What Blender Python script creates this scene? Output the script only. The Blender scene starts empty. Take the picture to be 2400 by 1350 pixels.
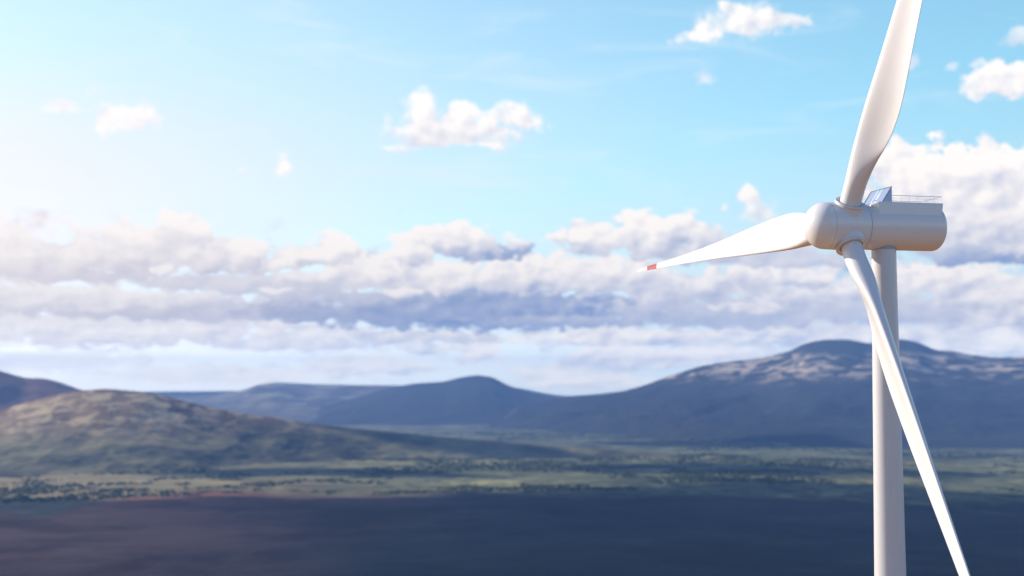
import bpy, bmesh, math, random
import numpy as np
from mathutils import Vector, Matrix

R = math.radians
S = bpy.context.scene
C = S.collection

# ------------------------------------------------------------------ camera
FPX = 3200.0                                   # focal length in widths of the 2400 px photograph
PITCH = math.atan(233 / 3200)
EYE = 85.0                                     # camera height above the foot of the tower
TURB = Vector((33.56, 124.44, 0.0))            # where the tower stands
PLAIN = -245.0                                 # level of the valley floor

cam_data = bpy.data.cameras.new('camera')
cam = bpy.data.objects.new('camera', cam_data)
C.objects.link(cam)
cam.location = (0, 0, EYE)
cam.rotation_euler = (R(90) + PITCH, 0, 0)
cam_data.sensor_width = 36.0
cam_data.lens = 36.0 * FPX / 2400
cam_data.clip_start = 0.5
cam_data.clip_end = 120000
cam_data.dof.use_dof = True
cam_data.dof.focus_distance = 124.0
cam_data.dof.aperture_fstop = 0.125
S.camera = cam

# ------------------------------------------------------------------ sun and sky
SUN_AZ, SUN_EL = -63.0, 25.0                   # degrees; azimuth clockwise from the view axis (+Y)
sun_dir = Vector((math.sin(R(SUN_AZ)) * math.cos(R(SUN_EL)), math.cos(R(SUN_AZ)) * math.cos(R(SUN_EL)), math.sin(R(SUN_EL))))
sl = bpy.data.lights.new('sun', 'SUN')
sl.energy = 5.0
sl.angle = R(0.5)
sl.color = (1.0, 0.88, 0.74)
sun = bpy.data.objects.new('sun', sl)
C.objects.link(sun)
sun.location = sun_dir * 300
sun.rotation_euler = sun_dir.to_track_quat('Z', 'Y').to_euler()

S.view_settings.view_transform = 'Standard'
S.view_settings.look = 'None'
S.view_settings.gamma = 1
S.view_settings.use_curve_mapping = False
S.view_settings.exposure = 0.6
S.cycles.volume_bounces = 0
S.cycles.max_bounces = 6
S.cycles.diffuse_bounces = 3
S.cycles.use_denoising = True
S.cycles.sample_clamp_indirect = 8

# clear-air blue scattering and the pale, forward scattering dust that glows towards the sun
AIR = (4.9e-5, (0.13, 0.42, 1.0), 0.0)
DUST = (0.8e-5, (1.0, 0.74, 0.52), 0.66)


def px_dir(x, y):
    """pixel of the photograph -> azimuth, elevation in degrees"""
    cp, sp = math.cos(PITCH), math.sin(PITCH)
    d = Vector((0, cp, sp)) + Vector((1, 0, 0)) * ((x - 1200) / FPX) - Vector((0, -sp, cp)) * ((y - 675) / FPX)
    d.normalize()
    return math.degrees(math.atan2(d.x, d.y)), math.degrees(math.asin(d.z))


DEG = 55.8                                      # pixels of the photograph per degree


class NT:
    """small helper to write node trees as expressions"""
    def __init__(s, nt):
        s.nt = nt

    def new(s, t, **k):
        n = s.nt.nodes.new(t)
        for a, b in k.items():
            setattr(n, a, b)
        return n

    def put(s, sock, v):
        if hasattr(v, 'is_output'):
            s.nt.links.new(v, sock)
        else:
            sock.default_value = v

    def m(s, op, a, b=None, c=None, clamp=False):
        n = s.new('ShaderNodeMath', operation=op, use_clamp=clamp)
        s.put(n.inputs[0], a)
        if b is not None: s.put(n.inputs[1], b)
        if c is not None: s.put(n.inputs[2], c)
        return n.outputs[0]

    def vm(s, op, a, b=None):
        n = s.new('ShaderNodeVectorMath', operation=op)
        s.put(n.inputs[0], a)
        if b is not None: s.put(n.inputs[1], b)
        return n.outputs['Value'] if op in ('LENGTH', 'DOT_PRODUCT', 'DISTANCE') else n.outputs[0]

    def xyz(s, x, y, z=0.0):
        n = s.new('ShaderNodeCombineXYZ')
        s.put(n.inputs[0], x); s.put(n.inputs[1], y); s.put(n.inputs[2], z)
        return n.outputs[0]

    def noise(s, v, scale, detail=6.0, rough=0.55, dist=0.0):
        n = s.new('ShaderNodeTexNoise')
        s.put(n.inputs['Vector'], v)
        n.inputs['Scale'].default_value = scale
        n.inputs['Detail'].default_value = detail
        n.inputs['Roughness'].default_value = rough
        n.inputs['Distortion'].default_value = dist
        return n.outputs['Fac']

    def ss(s, v, a, b, lo=0.0, hi=1.0):
        n = s.new('ShaderNodeMapRange', interpolation_type='SMOOTHSTEP')
        s.put(n.inputs[0], v)
        n.inputs[1].default_value = a; n.inputs[2].default_value = b
        n.inputs[3].default_value = lo; n.inputs[4].default_value = hi
        return n.outputs[0]

    def mix(s, f, a, b):
        n = s.new('ShaderNodeMix', data_type='RGBA')
        s.put(n.inputs[0], f)
        s.put(n.inputs[6], a if hasattr(a, 'is_output') else (*a, 1))
        s.put(n.inputs[7], b if hasattr(b, 'is_output') else (*b, 1))
        return n.outputs[2]


# cumulus banks from the farthest (low, behind) to the nearest: x, y, half width, half height (pixels of the photograph, turned into
# azimuth and elevation), light of the top, light of the base, softness of the edge, opacity
BANKS = [
    # low far clouds over the mountains
    (120, 850, 260, 30, .92, .85, .9, .7), (520, 880, 330, 30, .95, .80, .9, .75), (860, 862, 190, 34, .95, .70, .8, .85), (1120, 822, 66, 46, 1.0, .75, .6, .9),
    (980, 815, 90, 22, .80, .55, .8, .8), (1300, 880, 120, 34, .95, .75, .8, .8), (1440, 842, 130, 52, .95, .62, .6, .9), (1400, 900, 170, 22, .95, .8, .9, .8),
    (1640, 838, 180, 32, 1.0, .80, .7, .95), (1860, 830, 140, 30, .9, .6, .8, .7), (2290, 800, 220, 46, .98, .78, .8, .95), (2400, 850, 120, 20, .9, .8, .9, .7),
    # lowest deck
    (260, 778, 420, 44, .92, .45, .6, .95), (700, 800, 240, 32, .80, .50, .7, .9), (980, 790, 220, 26, .72, .45, .7, .9), (1480, 792, 260, 30, .98, .62, .6, .95), (1900, 790, 420, 36, .80, .50, .7, .95),
    (2300, 740, 260, 44, .85, .50, .6, .95),
    (60, 752, 300, 26, 1.0, .80, .6, .95), (660, 766, 130, 14, .95, .7, .7, .9), (520, 752, 100, 20, .9, .62, .7, .9),
    # broad shaded undersides
    (520, 728, 520, 34, .50, .30, .5, .97), (1120, 728, 520, 58, .22, .06, .45, 1.0), (1700, 740, 330, 42, .52, .30, .6, .95), (2080, 730, 220, 40, .62, .40, .6, .9),
    (1330, 752, 240, 16, .45, .2, .8, .8), (800, 700, 260, 20, .42, .3, .8, .8),
    (130, 700, 300, 32, 1.0, .66, .5, .97), (420, 700, 200, 18, .85, .6, .7, .9),
    (1760, 716, 120, 22, .98, .66, .6, .95), (1920, 690, 150, 36, .95, .55, .5, .95), (2330, 690, 170, 52, 1.0, .62, .5, .97), (2200, 655, 140, 52, 1.02, .66, .45, 1.0),
    (600, 668, 300, 32, .60, .38, .55, .97), (160, 642, 260, 26, .42, .34, .6, .97),
    (1620, 676, 190, 40, .90, .40, .45, .97), (1820, 650, 170, 40, .92, .48, .45, .97), (1700, 706, 90, 14, .5, .4, .8, .8),
    (1420, 650, 170, 52, .98, .48, .4, 1.0), (1250, 650, 150, 52, 1.0, .50, .4, 1.0), (1190, 628, 70, 34, 1.03, .70, .4, 1.0),
    (760, 655, 120, 22, .85, .55, .5, .95), (640, 680, 55, 9, 1.0, .8, .7, .9), (1000, 655, 190, 46, 1.0, .45, .35, 1.0), (860, 645, 110, 46, 1.03, .60, .35, 1.0), (940, 690, 60, 14, 1.0, .7, .6, .95),
    # upper row of heads
    (2300, 580, 210, 46, .60, .20, .5, .97), (2340, 606, 160, 18, .20, .05, .7, .9),
    (1700, 590, 200, 34, .66, .36, .45, .95), (1850, 610, 140, 24, .60, .42, .6, .9), (1830, 548, 46, 22, .9, .7, .7, .7),
    (1540, 560, 110, 64, 1.0, .42, .32, 1.0), (1640, 560, 70, 34, .80, .40, .5, .95), (1385, 566, 90, 42, 1.0, .50, .4, .97), (1340, 556, 34, 30, 1.02, .8, .5, .9),
    (1150, 590, 110, 22, .22, .05, .45, .95), (1060, 572, 120, 46, .98, .25, .32, 1.0), (960, 592, 70, 40, 1.02, .58, .35, 1.0), (1215, 572, 40, 14, .9, .5, .6, .85),
    (780, 590, 62, 46, 1.04, .66, .35, 1.0), (700, 606, 80, 34, 1.0, .56, .4, 1.0), (610, 622, 70, 22, 1.03, .60, .4, 1.0),
    (80, 600, 190, 44, .88, .55, .5, .95), (240, 600, 150, 46, .82, .46, .4, 1.0), (400, 600, 190, 50, .80, .42, .4, 1.0), (545, 598, 80, 44, .95, .42, .35, 1.0),
    (385, 634, 30, 11, 1.0, .8, .6, .9), (330, 560, 100, 46, 1.0, .62, .4, 1.0), (430, 540, 62, 44, 1.04, .66, .35, 1.0), (200, 560, 50, 26, 1.0, .75, .5, .9), (20, 560, 60, 50, 1.0, .8, .6, .8), (140, 520, 26, 18, 1.0, .9, .8, .5),
    # the big cumulus on the right
    (2420, 540, 160, 60, .80, .50, .5, 1.0), (2270, 520, 190, 60, .92, .50, .4, 1.0), (2390, 440, 120, 90, 1.0, .70, .35, 1.0), (2230, 430, 190, 90, 1.04, .72, .32, 1.0), (2110, 400, 90, 60, 1.02, .8, .4, 1.0), (2330, 400, 110, 46, 1.02, .8, .4, 1.0),
    # single clouds higher up
    (985, 240, 46, 38, .98, .80, .6, .85), (1075, 306, 180, 48, 1.0, .62, .45, .97), (1200, 278, 62, 36, .98, .78, .6, .9), (1070, 268, 46, 30, 1.02, .85, .5, .9), (930, 350, 50, 12, .95, .8, .8, .7), (1140, 345, 60, 12, .9, .7, .8, .8),
    (1740, 58, 140, 36, .98, .78, .6, .92), (1640, 90, 70, 28, .96, .78, .7, .9), (1730, 28, 50, 24, 1.0, .85, .6, .9), (1850, 52, 56, 24, .92, .8, .8, .7), (1650, 192, 30, 22, .9, .8, .9, .6),
    (2370, 196, 90, 46, .98, .76, .55, .95), (2290, 212, 40, 22, .92, .8, .8, .7), (2385, 95, 40, 26, .95, .8, .9, .6), (2230, 160, 18, 18, .9, .8, 1, .5), (2290, 150, 12, 16, .9, .8, 1, .5), (2140, 155, 26, 20, .9, .8, 1, .5),
    (298, 282, 66, 44, .96, .84, .6, .85), (255, 290, 34, 20, .95, .84, .8, .8), (150, 250, 66, 18, .95, .85, .9, .7), (235, 215, 24, 14, .9, .85, 1, .4),
    (666, 392, 24, 34, 1.02, .84, .6, .95), (563, 398, 18, 10, .95, .85, .9, .6), (1757, 455, 26, 30, 1.03, .86, .5, .95), (1703, 484, 14, 12, 1.0, .86, .7, .8), (1775, 505, 50, 34, .98, .74, .7, .85),
]


world = bpy.data.worlds.new('World')
S.world = world
world.use_nodes = True
wn = world.node_tree
wn.nodes.clear()
t = NT(wn)
sky = t.new('ShaderNodeTexSky', sky_type='NISHITA')
sky.sun_disc = False
sky.sun_elevation = R(SUN_EL)
sky.sun_rotation = R(SUN_AZ)
sky.altitude = 500
sky.air_density = 1.0
sky.dust_density = 0.7
sky.ozone_density = 3.0
tc = t.new('ShaderNodeTexCoord')
sep = t.new('ShaderNodeSeparateXYZ')
wn.links.new(tc.outputs['Generated'], sep.inputs[0])
az = t.m('MULTIPLY', t.m('ARCTAN2', sep.outputs[0], sep.outputs[1]), 180 / math.pi)
el = t.m('MULTIPLY', t.m('ARCSINE', sep.outputs[2]), 180 / math.pi)
p = t.xyz(az, el)
az_el = p
# sky colour: the physical sky, tinted low down, darkened and blued overhead to cut the fill light, on the 0.1 scale of the Background below
skyc = t.mix(t.ss(el, 14.0, 45.0), t.vm('MULTIPLY', sky.outputs[0], (.94, 1.16, .96)), t.vm('MULTIPLY', sky.outputs[0], (.38, .50, .95)))
lum = t.vm('DOT_PRODUCT', skyc, (.3, .5, .2))
lum = t.m('MINIMUM', lum, t.m('ADD', t.m('MULTIPLY', lum, .5), 1.9))
toward = t.vm('DOT_PRODUCT', tc.outputs['Generated'], tuple(sun_dir))
ft = t.m('MULTIPLY', t.ss(toward, .18, .80, 0.0, .94), t.ss(el, 16.0, 8.0, .5, 1.0))
lum = t.m('MULTIPLY', lum, t.ss(el, 5.0, .5, 1.0, 1.08))
pale = t.vm('MULTIPLY', t.xyz(lum, lum, lum), t.mix(ft, (.84, .96, 1.12), (1.04, .96, 1.05)))
fp = t.m('MAXIMUM', t.ss(el, 14.0, 1.0, 0.0, .85), ft)
skyc = t.mix(fp, skyc, pale)
# thin high veils
ve = t.noise(t.xyz(t.m('MULTIPLY', az, .35), t.m('MULTIPLY', el, 1.6), 30.0), .55, 6, .6, .6)
veil = t.m('MULTIPLY', t.ss(ve, .48, .82), .40)
skyc = t.mix(veil, skyc, (4.2, 4.5, 4.8))

# cloud shapes: coordinates pushed about by turbulence, finer and flatter towards the horizon
sv = t.m('ADD', t.m('MULTIPLY', t.m('LOGARITHM', t.m('MAXIMUM', t.m('ADD', el, 2.0), .3), math.e), 4.2), t.m('MULTIPLY', el, .65))
def q_(z, k=1.0):
    return t.xyz(t.m('MULTIPLY', az, k), t.m('MULTIPLY', sv, 1.15 * k), z)
wx = t.m('SUBTRACT', t.noise(q_(3.0), .85, 3), .5)
wy = t.m('SUBTRACT', t.noise(q_(9.0), .85, 3), .5)
flat = t.ss(el, 0.0, 9.0, .45, 1.0)
pw = t.xyz(t.m('ADD', az, t.m('MULTIPLY', wx, 1.5)), t.m('ADD', el, t.m('MULTIPLY', t.m('MULTIPLY', wy, flat), 1.0)))
n0 = t.noise(q_(0.0), 1.15, 5, .52, .15)
n1 = t.noise(t.vm('ADD', q_(0.0), (-.24, .30, 0)), 1.15, 4, .5, .15)
bump = t.m('SUBTRACT', n0, .5)
big0 = t.noise(q_(5.0), .62, 3, .5, .2)
big1 = t.noise(t.vm('ADD', q_(5.0), (-.35, .45, 0)), .62, 3, .5, .2)
relief = t.m('ADD', t.m('MULTIPLY', t.m('SUBTRACT', n0, n1), 1.0), t.m('MULTIPLY', t.m('SUBTRACT', big0, big1), 1.3))
edge = t.m('MULTIPLY_ADD', bump, 1.7, 1.0)
spw = t.new('ShaderNodeSeparateXYZ')
wn.links.new(pw, spw.inputs[0])
WHITE = (5.3, 4.95, 4.62)
SHADE = t.mix(t.ss(toward, .42, .80), (1.22, 1.72, 2.95), (4.0, 3.5, 3.4))

# broken cumulus all round the horizon, behind the banks
gn = t.noise(q_(20.0, .6), .8, 6, .55, .4)
gd = t.m('MULTIPLY', t.m('MULTIPLY', t.ss(el, 0.3, 1.6), t.ss(el, 8.8, 5.2)), t.ss(t.m('ABSOLUTE', az), 17.0, 23.0, .25, 1.0))
ga = t.m('MULTIPLY', t.ss(t.m('ADD', gn, t.m('MULTIPLY', gd, .32)), .60, .80), t.ss(gd, .02, .3))
gl = t.m('ADD', t.m('MULTIPLY', relief, 1.2), t.ss(gn, .72, .42, .35, .85))
col = t.mix(ga, skyc, t.mix(t.m('MINIMUM', t.m('MAXIMUM', gl, 0.0), 1.0), SHADE, WHITE))



glow = t.ss(el, 3.2, .4, 1.0, 1.95)
glow3 = t.xyz(glow, t.m('POWER', glow, .96), t.m('POWER', glow, .72))


def bank_group():
    g = bpy.data.node_groups.new('cloud_bank', 'ShaderNodeTree')
    names = ['col', 'px', 'py', 'edge', 'relief', 'kx', 'ky', 'ox', 'oy', 'soft', 'op', 'lt', 'lb', 'rel', 'shade']
    for nm in names:
        g.interface.new_socket(nm, in_out='INPUT', socket_type='NodeSocketColor' if nm in ('col', 'shade') else 'NodeSocketFloat')
    g.interface.new_socket('col', in_out='OUTPUT', socket_type='NodeSocketColor')
    t = NT(g)
    gi = t.new('NodeGroupInput').outputs
    i = {nm: gi[k] for k, nm in enumerate(names)}

    def ssv(v, a, b, lo, hi):
        n = t.new('ShaderNodeMapRange', interpolation_type='SMOOTHSTEP')
        for k, w in enumerate((v, a, b, lo, hi)):
            t.put(n.inputs[k], w)
        return n.outputs[0]
    qx = t.m('MULTIPLY_ADD', i['px'], i['kx'], i['ox'])
    qy = t.m('MULTIPLY_ADD', i['py'], i['ky'], i['oy'])
    qd = t.m('MAXIMUM', qy, t.m('MULTIPLY', qy, -1.35))            # flatter below than above
    r2 = t.m('SQRT', t.m('MULTIPLY_ADD', qx, qx, t.m('MULTIPLY', qd, qd)))
    al = ssv(t.m('SUBTRACT', i['edge'], r2), -.04, i['soft'], 0.0, i['op'])
    lg = ssv(qy, -.75, .55, i['lb'], i['lt'])
    lg = t.m('MULTIPLY_ADD', i['relief'], i['rel'], lg, clamp=True)
    g.links.new(t.mix(al, i['col'], t.mix(lg, i['shade'], WHITE)), t.new('NodeGroupOutput').inputs[0])
    return g


BANK = bank_group()


def bank_nodes(col, items):
    for (x, y, rx, ry, lt, lb, soft, op) in items:
        a_, e_ = px_dir(x, y)
        kx, ky = DEG / (rx * 1.12), DEG / (ry * 1.12)
        n = t.new('ShaderNodeGroup')
        n.node_tree = BANK
        for k, v in enumerate((col, spw.outputs[0], spw.outputs[1], edge, relief, kx, ky, -a_ * kx, -e_ * ky, soft * (.62 if y > 505 or x > 2040 else .95), op, lt, lb, .80 if lt > .7 else .35, SHADE)):
            t.put(n.inputs[k], v)
        col = n.outputs[0]
    return col


def background(col):
    bg = t.new('ShaderNodeBackground')
    bg.inputs['Strength'].default_value = 0.15
    wn.links.new(t.vm('MULTIPLY', col, glow3), bg.inputs['Color'])
    return bg.outputs[0]


def sky_cell(az0, az1, el0, el1):
    """split the sky into cells, so that each evaluates only the banks that reach it"""
    items = []
    for it in BANKS:
        a_, e_ = px_dir(it[0], it[1])
        ra, re = it[2] * 1.12 * 1.55 / DEG + .55, it[3] * 1.12 * 1.55 / DEG + .4
        if a_ + ra > az0 and a_ - ra < az1 and e_ + re > el0 and e_ - re < el1:
            items.append(it)
    return background(bank_nodes(col, items))


def either(f, lo, hi):
    mx = t.new('ShaderNodeMixShader')
    wn.links.new(f, mx.inputs[0]); wn.links.new(lo, mx.inputs[1]); wn.links.new(hi, mx.inputs[2])
    return mx.outputs[0]


in_banks = t.m('MULTIPLY', t.m('LESS_THAN', t.m('ABSOLUTE', az), 30.0), t.m('MULTIPLY', t.m('GREATER_THAN', el, -1.5), t.m('LESS_THAN', el, 19.0)))
low = either(t.m('GREATER_THAN', az, 1.0),
             either(t.m('GREATER_THAN', az, -9.5), sky_cell(-30, -9.5, -1.5, 8.6), sky_cell(-9.5, 1.0, -1.5, 8.6)),
             either(t.m('GREATER_THAN', az, 11.0), sky_cell(1.0, 11.0, -1.5, 8.6), sky_cell(11.0, 30, -1.5, 8.6)))
cells = either(t.m('GREATER_THAN', el, 8.6), low, either(t.m('GREATER_THAN', az, 6.0), sky_cell(-30, 6.0, 8.6, 19.0), sky_cell(6.0, 30, 8.6, 19.0)))
wo = t.new('ShaderNodeOutputWorld')
wn.links.new(either(in_banks, background(col), cells), wo.inputs[0])
world.cycles.sampling_method = 'MANUAL'
world.cycles.sample_map_resolution = 1024

# ------------------------------------------------------------------ helpers
def put(name, me, mats=(), parent=None, matrix=None, smooth=True):
    ob = bpy.data.objects.new(name, me)
    for m_ in mats:
        if m_.name not in [x.name for x in me.materials if x]:
            me.materials.append(m_)
    C.objects.link(ob)
    if parent: ob.parent = parent
    if matrix is not None: ob.matrix_local = matrix
    return ob


def tag(o, label=None, cat=None, group=None, kind=None):
    for k, v in (('label', label), ('category', cat), ('group', group), ('kind', kind)):
        if v: o[k] = v
    return o


def mesh(name, verts, faces, smooth=True):
    me = bpy.data.meshes.new(name)
    me.from_pydata([tuple(v) for v in verts], [], faces)
    if smooth: me.shade_smooth()
    me.update()
    return me


def revolve(name, prof, seg=96, smooth=True, sharp=35):
    """prof: list of (z, r) -> surface of revolution about Z"""
    vs, fs = [], []
    for z, r in prof:
        for i in range(seg):
            a = 2 * math.pi * i / seg
            vs.append((r * math.cos(a), r * math.sin(a), z))
    for j in range(len(prof) - 1):
        for i in range(seg):
            k = (i + 1) % seg
            fs.append((j * seg + i, j * seg + k, (j + 1) * seg + k, (j + 1) * seg + i))
    for j, (z, r) in ((0, prof[0]), (len(prof) - 1, prof[-1])):
        if r > 1e-4 and prof[0] != prof[-1]:
            loop = [j * seg + i for i in range(seg)]
            fs.append(tuple(reversed(loop)) if j == 0 else tuple(loop))
    me = mesh(name, vs, fs, smooth)
    bm = bmesh.new(); bm.from_mesh(me)
    bmesh.ops.remove_doubles(bm, verts=bm.verts, dist=1e-5)
    bmesh.ops.recalc_face_normals(bm, faces=bm.faces)
    bm.to_mesh(me); bm.free()
    if smooth: me.set_sharp_from_angle(angle=R(sharp))
    return me


def boxm(bm, c, s, M=None, bev=0.0):
    m4 = Matrix.Translation(c) @ Matrix.Diagonal((*s, 1))
    if M: m4 = M @ m4
    r = bmesh.ops.create_cube(bm, size=1, matrix=m4)
    if bev:
        es = list({e for v in r['verts'] for e in v.link_edges})
        bmesh.ops.bevel(bm, geom=es, offset=bev, segments=2, affect='EDGES', profile=.6)


def tube(bm, a, b, r, seg=8):
    a, b = Vector(a), Vector(b)
    d = b - a
    M = Matrix.Translation((a + b) / 2) @ d.to_track_quat('Z', 'Y').to_matrix().to_4x4()
    bmesh.ops.create_cone(bm, cap_ends=True, segments=seg, radius1=r, radius2=r, depth=d.length, matrix=M)


def bm_obj(name, bm, mat, parent, smooth=False, matrix=None):
    me = bpy.data.meshes.new(name)
    bm.to_mesh(me); bm.free()
    if smooth:
        me.shade_smooth(); me.set_sharp_from_angle(angle=R(35))
    return put(name, me, [mat], parent, matrix)


# ------------------------------------------------------------------ materials
def base_mat(name, color=(.8, .8, .8), rough=.5, metal=0.0, coat=0.0):
    m_ = bpy.data.materials.new(name)
    m_.use_nodes = True
    b = m_.node_tree.nodes['Principled BSDF']
    b.inputs['Base Color'].default_value = (*color, 1)
    b.inputs['Roughness'].default_value = rough
    b.inputs['Metallic'].default_value = metal
    b.inputs['Coat Weight'].default_value = coat
    b.inputs['Coat Roughness'].default_value = .12
    return m_, NT(m_.node_tree), b


def paint(name, color, rough, streak=1.0, coat=.25):
    m_, n, b = base_mat(name, color, rough, 0, coat)
    o = n.new('ShaderNodeTexCoord').outputs['Object']
    st = n.noise(n.vm('MULTIPLY', o, (3.0, 3.0, .25)), 1.3, 6, .6)
    sp = n.noise(o, 1.1, 5, .6)
    f = n.m('MULTIPLY', n.m('ADD', n.ss(st, .48, .8), n.ss(sp, .55, .85)), .16 * streak, clamp=True)
    dirty = tuple(c * k for c, k in zip(color, (.72, .69, .64)))
    c = n.mix(f, color, dirty)
    m_.node_tree.links.new(c, b.inputs['Base Color'])
    r = n.m('ADD', n.m('MULTIPLY', sp, .14), rough - .07)
    m_.node_tree.links.new(r, b.inputs['Roughness'])
    bp = n.new('ShaderNodeBump')
    bp.inputs['Strength'].default_value = .06
    bp.inputs['Distance'].default_value = .02
    n.put(bp.inputs['Height'], n.noise(o, 2.2, 3))
    m_.node_tree.links.new(bp.outputs[0], b.inputs['Normal'])
    return m_


M_WHITE = paint('white_gelcoat', (.68, .675, .67), .30)
M_TOWER = paint('tower_paint', (.56, .56, .565), .34, 1.4)
M_RED = paint('red_paint', (.30, .006, .004), .5, .2, 0)
M_RING = paint('primer_ochre_seal', (.66, .46, .25), .5, 1.2, 0)
M_RIM = paint('collar_paint', (.64, .62, .62), .34)
M_GREY = paint('radiator_grey', (.22, .27, .42), .35, .8)
M_PLATE = paint('side_plate_paint', (.36, .50, .72), .3, .6)
M_STEEL = paint('dark_steel', (.16, .14, .13), .5, .5, 0)
M_GALV = paint('galvanised_rail', (.42, .41, .40), .45, .5, 0)
M_CONC = paint('concrete', (.36, .34, .31), .9, 2, 0)
M_JOINT = paint('joint_sealant', (.34, .33, .36), .6, .5, 0)

# ------------------------------------------------------------------ land
rng = np.random.default_rng(4)
_perm = rng.random((256, 256))


def vnoise(x, y):
    xi = np.floor(x).astype(int); yi = np.floor(y).astype(int)
    fx = x - xi; fy = y - yi
    fx = fx * fx * fx * (fx * (fx * 6 - 15) + 10); fy = fy * fy * fy * (fy * (fy * 6 - 15) + 10)
    g = lambda a, b: _perm[a % 256, b % 256]
    return (g(xi, yi) * (1 - fx) + g(xi + 1, yi) * fx) * (1 - fy) + (g(xi, yi + 1) * (1 - fx) + g(xi + 1, yi + 1) * fx) * fy


def fbm(x, y, scale, oct=5, rough=.5, ridged=False):
    a, s, tot, out = 1.0, 1.0 / scale, 0.0, 0.0
    for k in range(oct):
        n = vnoise(x * s + 17.3 * k, y * s + 91.7 * k) * 2 - 1
        if ridged: n = 1 - 2 * np.abs(n)
        out = out + a * n; tot += a
        a *= rough; s *= 2.03
    return out / tot


def sstep(v, a, b):
    t_ = np.clip((v - a) / (b - a), 0, 1)
    return t_ * t_ * (3 - 2 * t_)


def grid_mesh(name, X, Y, Z):
    ny, nx = X.shape
    me = bpy.data.meshes.new(name)
    co = np.stack([X, Y, Z], -1).reshape(-1, 3).astype(np.float32)
    idx = np.arange(ny * nx).reshape(ny, nx)
    q = np.stack([idx[:-1, :-1], idx[:-1, 1:], idx[1:, 1:], idx[1:, :-1]], -1).reshape(-1, 4)
    me.vertices.add(len(co)); me.vertices.foreach_set('co', co.ravel())
    me.loops.add(q.size); me.loops.foreach_set('vertex_index', q.ravel().astype(np.int32))
    me.polygons.add(len(q))
    me.polygons.foreach_set('loop_start', np.arange(0, q.size, 4, dtype=np.int32))
    me.update(calc_edges=True)
    me.validate()
    me.shade_smooth()
    return me


def plain_z(X, Y):
    d = np.hypot(X, Y)
    dt = np.hypot(X - TURB.x, Y - TURB.y)
    und = fbm(X, Y, 2600, 5, .5) * 26 + fbm(X, Y, 420, 4, .5) * 7 + fbm(X + 900, Y, 90, 3, .5) * 2.2
    und = und * sstep(d, 900, 2600)
    rolling = PLAIN + und - 10 * sstep(d, 9000, 20000)
    k = sstep(dt, 170, 1500)
    top = fbm(X, Y, 160, 4) * 3.0 * sstep(dt, 12, 90)
    return rolling * k + top * (1 - k)


def land_material():
    m_, n, b = base_mat('scrub_shade_and_glow', (.08, .09, .04), .95)
    b.inputs['Specular IOR Level'].default_value = .15
    g = n.new('ShaderNodeNewGeometry').outputs['Position']
    s1 = n.noise(g, 1 / 1300, 7, .62, .4)
    s2 = n.noise(n.vm('ADD', g, (9000, 300, 0)), 1 / 380, 6, .65, .3)
    s3 = n.noise(g, 1 / 70, 5, .65)
    s4 = n.noise(n.vm('ADD', g, (100, 9300, 0)), 1 / 170, 5, .65)
    f1 = n.ss(n.m('ADD', n.m('MULTIPLY', s1, .6), n.m('MULTIPLY', s4, .4)), .36, .54)
    c = n.mix(f1, (.020, .036, .024), (.150, .165, .075))
    c = n.mix(n.m('MULTIPLY', n.ss(s2, .50, .62), n.ss(s4, .40, .58)), c, (.34, .32, .13))
    c = n.mix(n.m('MULTIPLY', n.ss(s3, .46, .60), .75), c, (.010, .020, .014))
    # rust brown painted over the left side in place of the warm sun glow
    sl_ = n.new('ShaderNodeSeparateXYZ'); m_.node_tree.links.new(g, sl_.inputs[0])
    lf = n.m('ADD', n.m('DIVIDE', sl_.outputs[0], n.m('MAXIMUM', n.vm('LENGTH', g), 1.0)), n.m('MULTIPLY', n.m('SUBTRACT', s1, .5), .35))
    left_glow = n.ss(lf, -.02, -.34)
    c = n.mix(n.m('MULTIPLY', left_glow, .5), c, n.mix(s4, (.20, .13, .06), (.50, .38, .18)))
    # cloud shade painted dark into the near valley floor, glow tones at its left
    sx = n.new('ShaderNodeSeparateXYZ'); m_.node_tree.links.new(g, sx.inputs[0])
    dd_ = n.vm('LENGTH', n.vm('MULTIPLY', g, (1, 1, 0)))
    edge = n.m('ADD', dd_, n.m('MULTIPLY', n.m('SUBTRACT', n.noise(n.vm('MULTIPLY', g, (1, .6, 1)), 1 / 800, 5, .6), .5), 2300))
    shade_glow_tone = n.mix(n.ss(n.m('ADD', n.m('MULTIPLY', s3, .4), n.m('MULTIPLY', s2, .6)), .42, .60), (.003, .006, .012), (.020, .028, .030))
    shade_glow_tone = n.mix(left_glow, shade_glow_tone, n.mix(n.ss(s2, .38, .62), (.18, .055, .032), (.44, .18, .10)))
    c = n.mix(n.ss(edge, 4250, 3950, 0, .93), c, shade_glow_tone)
    # sandy hill top round the turbine, out of view, orange to bounce warm light up
    r_ = n.vm('LENGTH', n.vm('SUBTRACT', n.vm('MULTIPLY', g, (1, 1, 0)), (TURB.x, TURB.y, 0)))
    bounce_sand = n.mix(n.noise(g, .05, 6), (.30, .13, .035), (.34, .17, .05))
    c = n.mix(n.ss(n.m('ADD', r_, n.m('MULTIPLY', s2, 300)), 950, 650), c, bounce_sand)
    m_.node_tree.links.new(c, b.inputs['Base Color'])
    return m_


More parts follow.
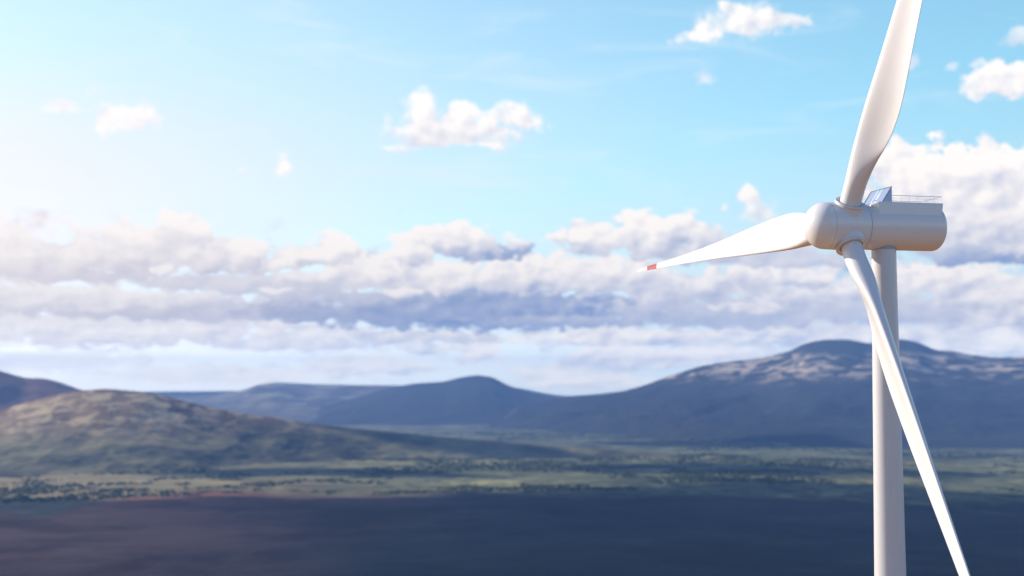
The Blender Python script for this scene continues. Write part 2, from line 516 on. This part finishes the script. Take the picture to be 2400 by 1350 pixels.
def mountain_material(name, low, mid, pale, z0, z1, pale_amt, pscale=260, fade=None, foot=None):
    m_, n, b = base_mat(name, mid, .95)
    b.inputs['Specular IOR Level'].default_value = .15
    g = n.new('ShaderNodeNewGeometry').outputs['Position']
    sp = n.new('ShaderNodeSeparateXYZ')
    m_.node_tree.links.new(g, sp.inputs[0])
    s1 = n.noise(g, 1 / 900, 7, .62, .5)
    s2 = n.noise(g, 1 / pscale, 6, .65, .6)
    c = n.mix(n.ss(s1, .38, .66), low, mid)
    if foot:
        s4 = n.noise(g, 1 / 170, 6, .65)
        olive = n.mix(n.ss(n.m('ADD', n.m('MULTIPLY', s1, .5), n.m('MULTIPLY', s4, .5)), .40, .58), (.035, .042, .024), (.20, .185, .085))
        c = n.mix(n.ss(n.m('ADD', sp.outputs[2], n.m('MULTIPLY', n.m('SUBTRACT', s1, .5), 200)), foot + 90, foot - 50), c, olive)
    h = n.ss(n.m('ADD', sp.outputs[2], n.m('MULTIPLY', s1, 160)), z0, z1)
    if fade:
        h = n.m('MULTIPLY', h, n.ss(n.m('ADD', sp.outputs[2], n.m('MULTIPLY', n.m('SUBTRACT', s1, .5), 120)), fade[1], fade[0]))
    pm = n.m('MULTIPLY', n.m('MULTIPLY', n.ss(s2, .46, .60), h), pale_amt)
    c = n.mix(pm, c, pale)
    m_.node_tree.links.new(c, b.inputs['Base Color'])
    return m_


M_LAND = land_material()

# ground: one sheet to beyond the horizon, fine in front of the camera
azs = np.concatenate([np.linspace(-180, -32, 120, endpoint=False), np.linspace(-32, -23, 60, endpoint=False),
                      np.linspace(-23, 23, 520, endpoint=False), np.linspace(23, 32, 60, endpoint=False), np.linspace(32, 180, 121)])
rad = np.concatenate([[0.0], np.geomspace(6, 1800, 110, endpoint=False), np.geomspace(1800, 18000, 330, endpoint=False), np.geomspace(18000, 22500, 10)])
A, D = np.meshgrid(np.radians(azs), rad)
GX, GY = D * np.sin(A), D * np.cos(A)
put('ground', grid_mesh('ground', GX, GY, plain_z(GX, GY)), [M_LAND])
tag(bpy.data.objects['ground'], 'wide valley floor of olive scrub below the mountains, cloud shade and warm left glow painted in', kind='structure')


def mountain(name, label, sky_pts, ridge, base, back, mat, amp, nscale, wob=0.0, shape=1.25, seed=0, res=(420, 190)):
    """a range: its crest follows sky_pts (seen from the camera hill) at distance ridge"""
    pa = np.array([px_dir(x, y)[0] for x, y in sky_pts])
    pe = np.array([math.tan(R(px_dir(x, y)[1])) for x, y in sky_pts])
    a = np.linspace(pa[0], pa[-1], res[0])
    ker = np.ones(7) / 7
    tan_e = np.interp(a, pa, pe)
    tan_e = np.convolve(np.pad(tan_e, 3, mode='edge'), ker, 'valid')
    fn = (lambda v: np.interp(a, pa, v)) 
    rd = ridge if np.isscalar(ridge) else np.interp(a, *[np.array(z) for z in zip(*[(px_dir(x, 900)[0], d_) for x, d_ in ridge])])
    bs_ = base if np.isscalar(base) else np.interp(a, *[np.array(z) for z in zip(*[(px_dir(x, 900)[0], d_) for x, d_ in base])])
    rd = rd + np.zeros_like(a); bs_ = bs_ + np.zeros_like(a)
    rd = rd + wob * fbm(a * 100, a * 0 + seed, 260, 3)
    s = np.linspace(0, 1, res[1])
    kf = 0.72
    front = np.clip(s / kf, 0, 1); backf = np.clip((s - kf) / (1 - kf), 0, 1)
    dist = bs_[None, :] + (rd - bs_)[None, :] * front[:, None] + back * backf[:, None]
    AR = np.radians(a)[None, :]
    X = dist * np.sin(AR); Y = dist * np.cos(AR) + 0 * X
    crest = EYE + rd * tan_e * 1.0
    floor = PLAIN - 40
    end = sstep(a, a[0], a[0] + 1.2) * (1 - sstep(a, a[-1] - 1.2, a[-1]))
    H = np.maximum(crest - floor, 15) * (0.15 + 0.85 * end)
    prof = (front ** shape)[:, None] * (1 - sstep(backf, 0, 1))[:, None] * np.ones_like(X)
    nz = fbm(X + seed * 1000, Y, nscale, 6, .52, True) * .7 + fbm(X, Y + seed * 77, nscale * .3, 5, .55) * .5
    w = np.sin(np.pi * np.clip(front, 0, 1)) * 1.0
    w = (w + .10)[:, None] * (1 - backf)[:, None] * sstep(prof, 0, .12)
    Z = floor + H[None, :] * prof + amp * nz * w
    o = put(name, grid_mesh(name, X, Y, Z), [mat])
    tag(o, label, kind='structure')
    return o


m_left = mountain_material('left_hill_scrub', (.14, .085, .052), (.29, .20, .11), (.62, .48, .26), PLAIN + 150, PLAIN + 310, .8, 90, foot=PLAIN + 130)  # browns warmed to put the left glow into the hill's colour
m_peak = mountain_material('far_left_slopes', (.15, .075, .060), (.22, .12, .09), (.3, .22, .16), 300, 900, .4)  # reddened so the peak carries the warm left glow in its colour
m_mid = mountain_material('middle_range', (.05, .05, .045), (.16, .14, .10), (.45, .40, .28), PLAIN + 30, PLAIN + 380, .75, 500)
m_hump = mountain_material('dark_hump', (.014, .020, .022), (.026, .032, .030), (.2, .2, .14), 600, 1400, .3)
m_right = mountain_material('right_massif', (.014, .020, .022), (.028, .034, .030), (.52, .42, .29), 170, 300, 1.0, 190, (330, 410))  # slopes coloured dark in place of cloud shade over the mountain
m_far = mountain_material('distant_range', (.04, .05, .05), (.06, .07, .06), (.2, .2, .15), 900, 2000, .2)

mountain('mountain', 'pale distant range seen through the gap between the middle and right mountains',
         [(-900, 915), (0, 920), (800, 915), (1100, 898), (1200, 906), (1260, 918), (1310, 929), (1500, 925), (1900, 915), (3300, 915)], 18800, 17300, 2000, m_far, 60, 2600, 0, 1.2, 5, (300, 70))
mountain('mountain', 'long low middle range with a flat brown shoulder, left of the gap',
         [(150, 960), (300, 940), (430, 932), (500, 925), (560, 917), (600, 903), (640, 896), (720, 900), (800, 902), (900, 903), (980, 904), (1100, 912), (1250, 935), (1400, 955)],
         16500, 13200, 2600, m_mid, 55, 1500, 0, 1.1, 2, (420, 150))
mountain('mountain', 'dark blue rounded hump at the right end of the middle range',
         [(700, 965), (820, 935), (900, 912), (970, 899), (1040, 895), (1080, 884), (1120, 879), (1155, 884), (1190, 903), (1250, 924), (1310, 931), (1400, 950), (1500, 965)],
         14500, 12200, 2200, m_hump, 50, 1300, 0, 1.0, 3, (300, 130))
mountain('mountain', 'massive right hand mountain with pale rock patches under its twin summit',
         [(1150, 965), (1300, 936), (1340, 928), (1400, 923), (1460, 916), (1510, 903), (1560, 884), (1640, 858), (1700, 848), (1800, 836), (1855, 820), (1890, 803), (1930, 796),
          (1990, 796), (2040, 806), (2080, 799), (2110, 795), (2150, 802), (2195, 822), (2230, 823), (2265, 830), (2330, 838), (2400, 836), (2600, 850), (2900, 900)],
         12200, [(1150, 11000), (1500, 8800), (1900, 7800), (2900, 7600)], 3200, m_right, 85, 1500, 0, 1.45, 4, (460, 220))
mountain('mountain', 'brown peak at the left edge behind the near hill',
         [(-700, 930), (-400, 880), (-200, 850), (-60, 850), (0, 869), (60, 886), (100, 886), (130, 893), (190, 914), (260, 932), (400, 955), (520, 980)],
         9400, 7600, 2000, m_peak, 50, 900, 0, 1.1, 6, (300, 120))
mountain('hill', 'near left hill of green brown scrub with pale rocks along its crest',
         [(-900, 1010), (-500, 990), (-150, 975), (0, 962), (90, 936), (180, 916), (250, 911), (330, 917), (400, 930), (480, 952), (560, 968), (640, 978), (720, 992), (860, 1008), (1000, 1022), (1200, 1040), (1500, 1062), (1700, 1080)],
         [(-900, 6300), (0, 6700), (400, 6600), (700, 6500), (1200, 6600), (1700, 6400)], [(-900, 5200), (300, 5300), (1200, 5900), (1700, 6000)], 1500, m_left, 20, 430, 0, 1.3, 7, (460, 220))

# ------------------------------------------------------------------ haze
bmh = bmesh.new()
boxm(bmh, (0, 0, 95), (46000, 46000, 950))
hz = bm_obj('haze', bmh, bpy.data.materials.new('haze_air'), None)
hm = hz.data.materials[0]
hm.use_nodes = True
hn = NT(hm.node_tree)
hm.node_tree.nodes.clear()
ad = hn.new('ShaderNodeAddShader')
for k, (den_, col_, g_) in enumerate((AIR, DUST)):
    pv = hn.new('ShaderNodeVolumePrincipled')
    pv.inputs['Color'].default_value = (*col_, 1)
    pv.inputs['Density'].default_value = den_
    pv.inputs['Anisotropy'].default_value = g_
    hm.node_tree.links.new(pv.outputs[0], ad.inputs[k])
ho = hn.new('ShaderNodeOutputMaterial')
hm.node_tree.links.new(ad.outputs[0], ho.inputs['Volume'])
tag(hz, 'thin pale air over the whole valley', kind='stuff')

# ------------------------------------------------------------------ clouds that shade the valley floor (they drift left of the picture)
M_CLOUD = bpy.data.materials.new('cloud_white')
M_CLOUD.use_nodes = True
_b = M_CLOUD.node_tree.nodes['Principled BSDF']
_b.inputs['Base Color'].default_value = (.9, .9, .92, 1)
_b.inputs['Roughness'].default_value = 1
CLOUD_Z = EYE + 3600.0


def cloud(gx, gy, rx, ry, seed, label, n=90):
    """a flat-based cumulus whose shade falls round ground point gx, gy"""
    k = (CLOUD_Z - PLAIN) / math.tan(R(SUN_EL))
    cx = gx + k * math.sin(R(SUN_AZ)); cy = gy + k * math.cos(R(SUN_AZ))
    u = np.linspace(-1.35, 1.35, n)
    U, V = np.meshgrid(u, u)
    X, Y = U * rx, V * ry
    rr = np.hypot(U, V) + .30 * fbm(X + seed * 999, Y, 900, 5, .55) 
    body = np.clip(1 - rr, 0, 1)
    top = (body ** .5) * 330 * (1 + .5 * fbm(X + seed * 50, Y, 380, 4, .55, True)) 
    bot = -(body ** .5) * 40
    verts, faces = [], []
    inside = rr < 1.0
    idx = -np.ones(U.shape, int)
    use = inside.copy()
    use[:-1] |= inside[1:]; use[1:] |= inside[:-1]; use[:, :-1] |= inside[:, 1:]; use[:, 1:] |= inside[:, :-1]
    use[:-1, :-1] |= inside[1:, 1:]; use[1:, 1:] |= inside[:-1, :-1]; use[1:, :-1] |= inside[:-1, 1:]; use[:-1, 1:] |= inside[1:, :-1]
    ii = np.argwhere(use)
    for c_, (i, j) in enumerate(ii):
        idx[i, j] = c_
    m = len(ii)
    vt = [(X[i, j], Y[i, j], top[i, j]) for i, j in ii] + [(X[i, j], Y[i, j], bot[i, j] - .5) for i, j in ii]
    cells = []
    for i in range(n - 1):
        for j in range(n - 1):
            q = (idx[i, j], idx[i, j + 1], idx[i + 1, j + 1], idx[i + 1, j])
            if min(q) >= 0 and (inside[i, j] or inside[i, j + 1] or inside[i + 1, j + 1] or inside[i + 1, j]):
                faces.append(q)
                faces.append(tuple(m + z for z in reversed(q)))
    edge = {}
    for f_ in faces[::2]:
        for a_, b_ in zip(f_, f_[1:] + f_[:1]):
            edge[(a_, b_)] = 1
    for (a_, b_) in list(edge):
        if (b_, a_) not in edge:
            faces.append((b_, a_, a_ + m, b_ + m))
    o = put('cloud', mesh('cloud', vt, faces), [M_CLOUD])
    o.location = (cx, cy, CLOUD_Z)
    tag(o, label, kind='structure')


cloud(250, 2600, 2700, 1750, 1, 'broad flat cumulus whose shade covers the near valley floor', 110)
cloud(900, 5300, 650, 260, 2, 'small cumulus high left of the picture')
cloud(-500, 6600, 800, 260, 3, 'long cumulus high left of the picture')
cloud(1100, 8300, 800, 420, 4, 'grey cumulus high left of the picture')
cloud(-900, 5250, 500, 160, 5, 'thin cumulus high left of the picture')

# ------------------------------------------------------------------ groves and thickets on the plain
def woodland():
    r_ = np.random.default_rng(11)
    N = 60000
    az_ = np.radians(r_.uniform(-24, 24, N)); d_ = np.exp(r_.uniform(math.log(4200), math.log(11500), N))
    x, y = d_ * np.sin(az_), d_ * np.cos(az_)
    k = (fbm(x, y, 700, 4, .6) + .5 * fbm(x + 500, y, 170, 3, .6)) > .16
    x, y, d_ = x[k], y[k], d_[k]
    N = len(x)
    w = r_.uniform(3, 10, N) * (d_ / 6000) ** .4; h = r_.uniform(2, 6, N)
    z = plain_z(x, y)
    base = np.array([[-1, -.3, -.1], [.1, -1, -.1], [1, .2, -.1], [-.2, 1, -.1], [-.55, -.45, .8], [.5, -.4, .75], [.45, .5, .85], [-.4, .5, .7], [0, 0, 1.08]])
    fc = np.array([[0, 1, 5], [0, 5, 4], [1, 2, 6], [1, 6, 5], [2, 3, 7], [2, 7, 6], [3, 0, 4], [3, 4, 7], [4, 5, 8], [5, 6, 8], [6, 7, 8], [7, 4, 8]])
    co = base[None] * np.stack([w, w, h], -1)[:, None, :] * (1 + .35 * (r_.random((N, 9, 3)) - .5))
    ang = r_.uniform(0, 6.283, N); ca, sa = np.cos(ang)[:, None], np.sin(ang)[:, None]
    co = np.stack([co[..., 0] * ca - co[..., 1] * sa + x[:, None], co[..., 0] * sa + co[..., 1] * ca + y[:, None], co[..., 2] + z[:, None]], -1)
    f = (fc[None] + (np.arange(N) * 9)[:, None, None]).reshape(-1, 3)
    me = bpy.data.meshes.new('woodland')
    me.vertices.add(N * 9); me.vertices.foreach_set('co', co.astype(np.float32).ravel())
    me.loops.add(f.size); me.loops.foreach_set('vertex_index', f.ravel().astype(np.int32))
    me.polygons.add(len(f)); me.polygons.foreach_set('loop_start', np.arange(0, f.size, 3, dtype=np.int32))
    me.update(calc_edges=True)
    me.shade_smooth()
    m_, n, b = base_mat('tree_crowns', (.03, .045, .02), .95)
    b.inputs['Specular IOR Level'].default_value = .1
    g = n.new('ShaderNodeNewGeometry')
    rn = n.noise(g.outputs['Position'], 1 / 35, 3)
    m_.node_tree.links.new(n.mix(n.ss(rn, .35, .65), (.030, .050, .030), (.095, .120, .055)), b.inputs['Base Color'])
    tag(put('woodland', me, [m_]), 'scattered groves and thickets across the valley floor', kind='stuff')


woodland()

# ------------------------------------------------------------------ the wind turbine
Hc = Vector((30.2255, 123.5153, 14.642 + EYE))       # hub centre
a_ax = Vector((-0.96392744, -0.26602988, -0.00848512)).normalized()   # rotor axis, out of the nose
l_ax = Vector((-.26604, .96396, 0)).normalized()                       # away from the camera, square to it
l_ax = (l_ax - a_ax * l_ax.dot(a_ax)).normalized()
u_ax = a_ax.cross(l_ax)
if u_ax.z < 0: u_ax = -u_ax
TURB_TOP = Hc - a_ax * 4.0

root = bpy.data.objects.new('wind_turbine', None)
C.objects.link(root)
root.location = (TURB_TOP.x, TURB_TOP.y, 0)
tag(root, 'white three-bladed wind turbine standing in front of the valley, red band near a blade tip', 'wind turbine')
W2L = Matrix.Translation(-Vector((TURB_TOP.x, TURB_TOP.y, 0)))


def frame(o, x, y, z):
    m = Matrix((x, y, z)).transposed().to_4x4()
    m.translation = o
    return W2L @ m


# tower: taper and section joints
hub_h = Hc.z
tz = hub_h - 1.6
prof = []
joints = [0, 22, 46, 71, tz]
def tower_r(z):
    return np.interp(z, [0, 40, 69, 97.5], [2.15, 1.68, 1.385, 1.10])
zs = sorted(set(np.linspace(0, tz, 30).tolist() + joints))
for z in zs:
    prof.append((z, tower_r(z)))
tower = put('tower', revolve('tower', prof, 128), [M_TOWER], root)
for z in joints[1:-1]:
    r = tower_r(z)
    put('flange_joint', revolve('flange_joint', [(z - .04, r - .02), (z - .04, r + .012), (z + .04, r + .012), (z + .04, r - .02)], 128), [M_TOWER], tower)
put('yaw_collar', revolve('yaw_collar', [(tz - .50, 1.07), (tz - .48, 1.135), (tz + .1, 1.14), (tz + .1, 1.0)], 96), [M_JOINT], root)
put('foundation', revolve('foundation', [(-1.2, 4.6), (.12, 4.4), (.25, 4.2), (.25, 2.0)], 64), [M_CONC], root)
bmd = bmesh.new(); boxm(bmd, (0, -2.13, 1.55), (.95, .16, 2.1), None, .04)
door = bm_obj('door', bmd, M_GREY, root)
bmd = bmesh.new(); boxm(bmd, (.34, -2.225, 1.5), (.05, .06, .2), None, .01)
bm_obj('handle', bmd, M_STEEL, door)

# nacelle frame: X = l (lateral, away), Y = up, Z = a (forward)
NF = frame(Hc, l_ax, u_ax, a_ax)
# shell: round barrel with rounded tail
RN = 2.12
prof = [(-1.72, 1.9), (-1.72, 2.04), (-1.80, 2.07), (-2.3, RN), (-9.0, RN)]
for k in range(1, 13):
    an = k / 12 * math.pi / 2
    prof.append((-9.0 - .55 * math.sin(an), RN - .55 + .55 * math.cos(an)))
prof.append((-9.56, .8)); prof.append((-9.57, 0.0))
nac = put('nacelle', revolve('nacelle', prof, 128), [M_WHITE], root, NF)
# squared upper body: cross-section (x, y) swept from front to back, merged flush into the barrel side
def housing():
    bm = bmesh.new()
    w, h0, h1 = 1.80, 0.95, 2.10
    st = [(-2.05, .72, 1.86), (-2.55, 1.0, h1), (-5.0, 1.0, h1), (-9.15, 1.0, h1)]
    rings = []
    for i, (s_, k, h) in enumerate(st):
        lean = .0 if i < 3 else .0
        pts = [(-w * k - .09, h0), (-w * k, h - .06), (-w * k + .06, h), (w * k - .06, h), (w * k, h - .06), (w * k + .09, h0)]
        rings.append([bm.verts.new((x_, y_, s_ + (.22 * (h - y_) / (h - h0) if i == 3 else 0))) for x_, y_ in pts])
    for r0, r1 in zip(rings, rings[1:]):
        for k in range(6):
            bm.faces.new((r0[k], r0[(k + 1) % 6], r1[(k + 1) % 6], r1[k]))
    bm.faces.new(rings[0]); bm.faces.new(list(reversed(rings[-1])))
    bmesh.ops.recalc_face_normals(bm, faces=bm.faces)
    return bm
bm_obj('roof_housing', housing(), M_WHITE, root, False, NF)

ROOF = 2.10
# cooler on the roof: leaning radiator between two triangular cheeks
WC = 1.74
cool = bpy.data.objects.new('cooler', None); C.objects.link(cool); cool.parent = root; cool.matrix_local = NF
f0, f1, hb, ht = -2.95, -3.88, ROOF + .01, 3.47
for sx in (-1, 1):
    bm = bmesh.new()
    x0, x1 = sx * WC - .025, sx * WC + .025
    tri = [(hb, f0), (hb, f1 - .03), (ht, f1 - .03)]
    va = [bm.verts.new((x0, y_, z_)) for y_, z_ in tri]; vb = [bm.verts.new((x1, y_, z_)) for y_, z_ in tri]
    bm.faces.new(va); bm.faces.new(list(reversed(vb)))
    for k in range(3):
        bm.faces.new((va[k], vb[k], vb[(k + 1) % 3], va[(k + 1) % 3]))
    bmesh.ops.recalc_face_normals(bm, faces=bm.faces)
    bm_obj('side_plate', bm, M_PLATE, cool)
    bm = bmesh.new()
    tube(bm, (sx * (WC + .03), hb, f0 + .03), (sx * (WC + .03), ht + .03, f1), .035)
    bm_obj('side_bar', bm, M_GREY if sx < 0 else M_STEEL, cool)
bm = bmesh.new(); tube(bm, (-WC - .05, ht + .03, f1), (WC + .05, ht + .03, f1), .04); bm_obj('top_bar', bm, M_STEEL, cool)
def slab(x0, x1, t_):
    bm = bmesh.new()
    n_ = Vector((0, -(f1 - f0), (ht - hb))).normalized()
    n_ = Vector((0, f0 - f1, ht - hb)).normalized()
    p0 = Vector((0, hb, f0)); p1 = Vector((0, ht, f1))
    vs = []
    for off in (0, -t_):
        for x_, pp in ((x0, p0), (x1, p0), (x1, p1), (x0, p1)):
            vs.append(bm.verts.new(Vector((x_, 0, 0)) + pp + n_ * off))
    for f_ in ((0, 1, 2, 3), (7, 6, 5, 4), (0, 4, 5, 1), (1, 5, 6, 2), (2, 6, 7, 3), (3, 7, 4, 0)):
        bm.faces.new([vs[k] for k in f_])
    bmesh.ops.recalc_face_normals(bm, faces=bm.faces)
    return bm
for x0, x1 in ((-1.70, -.42), (.62, 1.70)):
    bm_obj('radiator', slab(x0, x1, .12), M_GREY, cool)
bm_obj('mid_panel', slab(.24, .60, .05), M_PLATE, cool)

# railing round the roof
rail = bpy.data.objects.new('railing', None); C.objects.link(rail); rail.parent = root; rail.matrix_local = NF
RH = .60
def bars(name, segs, r, mat=M_GALV):
    for a_, b_ in segs:
        bm = bmesh.new(); tube(bm, a_, b_, r); bm_obj(name, bm, mat, rail)
yr = ROOF + RH
bars('top_rail', [((-1.74, yr, -3.95), (-1.74, yr, -9.05)), ((1.74, yr, -3.95), (1.74, yr, -9.05)), ((-1.74, yr, -9.05), (1.74, yr, -9.05))], .02, M_STEEL)
bars('mid_rail', [((-1.74, ROOF + .34, -3.95), (-1.74, ROOF + .34, -9.05)), ((1.74, ROOF + .34, -3.95), (1.74, ROOF + .34, -9.05)), ((-1.74, ROOF + .34, -9.05), (1.74, ROOF + .34, -9.05))], .005)
posts = [(sx * 1.74, z_) for sx in (-1, 1) for z_ in np.linspace(-4.05, -9.05, 7)] + [(x_, -9.05) for x_ in np.linspace(-1.16, 1.16, 5)]
bars('post', [((x_, ROOF, z_), (x_, yr, z_)) for x_, z_ in posts], .009)

# spinner: nose, hub shell
prof = []
for k in range(0, 33):
    an = k / 32 * math.pi / 2
    prof.append((1.93 + 1.90 * math.cos(an) , 2.14 * math.sin(an) ** .96 if k else 0.0))
prof += [(1.90, 2.14), (1.90, 2.0)]
put('spinner_nose', revolve('spinner_nose', prof, 128), [M_WHITE], root, NF)
prof = [(1.87, 2.0), (1.87, 2.14)]
for s_ in np.linspace(1.5, -1.2, 14):
    prof.append((s_, 2.14 + .045 * math.sin((1.87 - s_) / 3.4 * math.pi)))
prof += [(-1.60, 2.12), (-1.66, 2.06), (-1.66, 1.9)]
put('hub_shell', revolve('hub_shell', prof, 128), [M_WHITE], root, NF)
put('seam_ring', revolve('seam_ring', [(1.92, 2.02), (1.92, 2.115), (1.85, 2.115), (1.85, 2.02)], 128), [M_JOINT], root, NF)
put('seam_ring', revolve('seam_ring', [(-1.64, 1.9), (-1.64, 2.03), (-1.74, 2.03), (-1.74, 1.9)], 128), [M_JOINT], root, NF)

# blade sections: radius from hub, chord, thickness ratio, twist, chord share ahead of the pitch axis
ST = [(1.6, 1.90, 1.0, 20, .5, 0), (3.2, 1.90, 1.0, 20, .5, 0), (4.2, 1.95, .97, 20, .49, .08), (5.4, 2.22, .78, 19.8, .46, .40), (7.0, 2.80, .54, 19.4, .41, .78),
      (8.6, 3.40, .40, 18.6, .36, .97), (10.3, 3.80, .325, 17.6, .33, 1), (12.2, 3.92, .285, 16.2, .31, 1), (15, 3.72, .25, 13.6, .30, 1), (18, 3.36, .235, 11.6, .30, 1),
      (21, 3.00, .22, 10, .30, 1), (25, 2.44, .21, 8.2, .30, 1), (31, 1.76, .20, 6.2, .30, 1), (37, 1.26, .19, 4.8, .30, 1), (43.5, .86, .18, 3.8, .30, 1),
      (48.2, .66, .18, 3.3, .30, 1), (51.7, .50, .18, 3, .30, 1), (54, .36, .18, 3, .32, 1), (55.3, .2, .18, 3, .36, 1), (55.8, .05, .2, 3, .45, 1)]
STa = np.array(ST)
rs = np.unique(np.round(np.concatenate([np.linspace(1.6, 14, 42), np.linspace(14, 48.2, 40), [48.4, 51.7], np.linspace(51.9, 55.8, 14)]), 4))


def pch(x, xs, ys):
    """monotone cubic interpolation"""
    h = np.diff(xs); d = np.diff(ys) / h
    m = np.zeros_like(ys)
    for i in range(1, len(xs) - 1):
        if d[i - 1] * d[i] > 0:
            w1 = 2 * h[i] + h[i - 1]; w2 = h[i] + 2 * h[i - 1]
            m[i] = (w1 + w2) / (w1 / d[i - 1] + w2 / d[i])
    m[0], m[-1] = d[0], d[-1]
    k = np.clip(np.searchsorted(xs, x) - 1, 0, len(xs) - 2)
    t_ = (x - xs[k]) / h[k]
    return ((2 * t_**3 - 3 * t_**2 + 1) * ys[k] + (t_**3 - 2 * t_**2 + t_) * h[k] * m[k] + (-2 * t_**3 + 3 * t_**2) * ys[k + 1] + (t_**3 - t_**2) * h[k] * m[k + 1])


NSEC = 64
verts, faces = [], []
for r in rs:
    c, tr, tw, off, bl = (float(pch(r, STa[:, 0], STa[:, k])) for k in range(1, 6))
    bl = min(max(bl, 0), 1)
    for i in range(NSEC):
        th = 2 * math.pi * i / NSEC
        xc = .5 - .5 * math.cos(th)                   # 0 = leading edge, 1 = trailing edge
        side = 1 if th <= math.pi else -1             # +1 downwind (suction), -1 upwind (pressure)
        # circle
        yc_ = .5 * math.sin(th)
        # aerofoil
        yt = 5 * tr * (.2969 * math.sqrt(xc) - .126 * xc - .3516 * xc**2 + .2843 * xc**3 - .1036 * xc**4) + .03 * xc / max(c, .3)
        camber = .045 * 4 * xc * (1 - xc)
        ya = camber * 1.2 + (yt if side > 0 else -yt * (1 - .62 * xc ** .6))
        y = ((1 - bl) * yc_ + bl * ya) * c
        x = (off - xc) * c                            # towards the leading edge
        # Z blade, X leading edge, Y upwind; suction side faces downwind (-Y)
        px, py = x, -y
        ct, st_ = math.cos(R(tw)), math.sin(R(tw))
        verts.append((px * ct - py * st_, px * st_ + py * ct, r))
n_r = len(rs)
for j in range(n_r - 1):
    for i in range(NSEC):
        k = (i + 1) % NSEC
        faces.append((j * NSEC + i, j * NSEC + k, (j + 1) * NSEC + k, (j + 1) * NSEC + i))
faces.append(tuple(range(NSEC))[::-1]); faces.append(tuple((n_r - 1) * NSEC + i for i in range(NSEC)))
bme = mesh('blade', verts, faces)
bm = bmesh.new(); bm.from_mesh(bme); bmesh.ops.recalc_face_normals(bm, faces=bm.faces)
bm.to_mesh(bme); bm.free()
bme.materials.append(M_WHITE); bme.materials.append(M_RED)
for p_ in bme.polygons:
    if 48.35 < p_.center.z < 51.8: p_.material_index = 1
bme.shade_smooth()

CONE = -0.01643
B0 = R(-0.4545)
def band_profile():
    # collar about the blade axis: flared boss, lip
    return [(1.05, 1.62), (1.45, 1.58), (1.75, 1.47), (1.98, 1.37), (2.12, 1.335), (2.20, 1.335), (2.22, 1.385), (2.25, 1.40), (2.33, 1.40), (2.36, 1.38), (2.37, 1.345)]
col_me = revolve('blade_collar', band_profile() + [(2.372, 1.335), (2.30, 1.30), (1.05, 1.30)], 96)
ring_me = revolve('bearing_ring', [(2.05, 1.315), (2.352, 1.315), (2.352, 1.30), (2.315, 1.06), (2.31, 1.03), (2.0, 1.02)], 96)
root_me = revolve('root_cuff', [(2.25, .952), (2.25, .966), (2.52, .966), (2.53, .952)], 96)
for i, psi in enumerate((-B0, R(120) - B0, R(-120) - B0)):
    d_rot = l_ax * math.cos(psi) + u_ax * math.sin(psi)
    le = l_ax * math.sin(psi) - u_ax * math.cos(psi)
    dd = (d_rot * math.cos(CONE) + a_ax * math.sin(CONE)).normalized()
    yy = (a_ax - dd * a_ax.dot(dd)).normalized()
    xx = le
    M = frame(Hc, xx, yy, dd)
    ob = put('blade', bme, [], root)
    ob.matrix_local = M
    for nm, me_, mt in (('blade_collar', col_me, M_RIM), ('bearing_ring', ring_me, M_RIM), ('root_cuff', root_me, M_WHITE)):
        o2 = put(nm, me_, [mt], root)
        o2.matrix_local = M
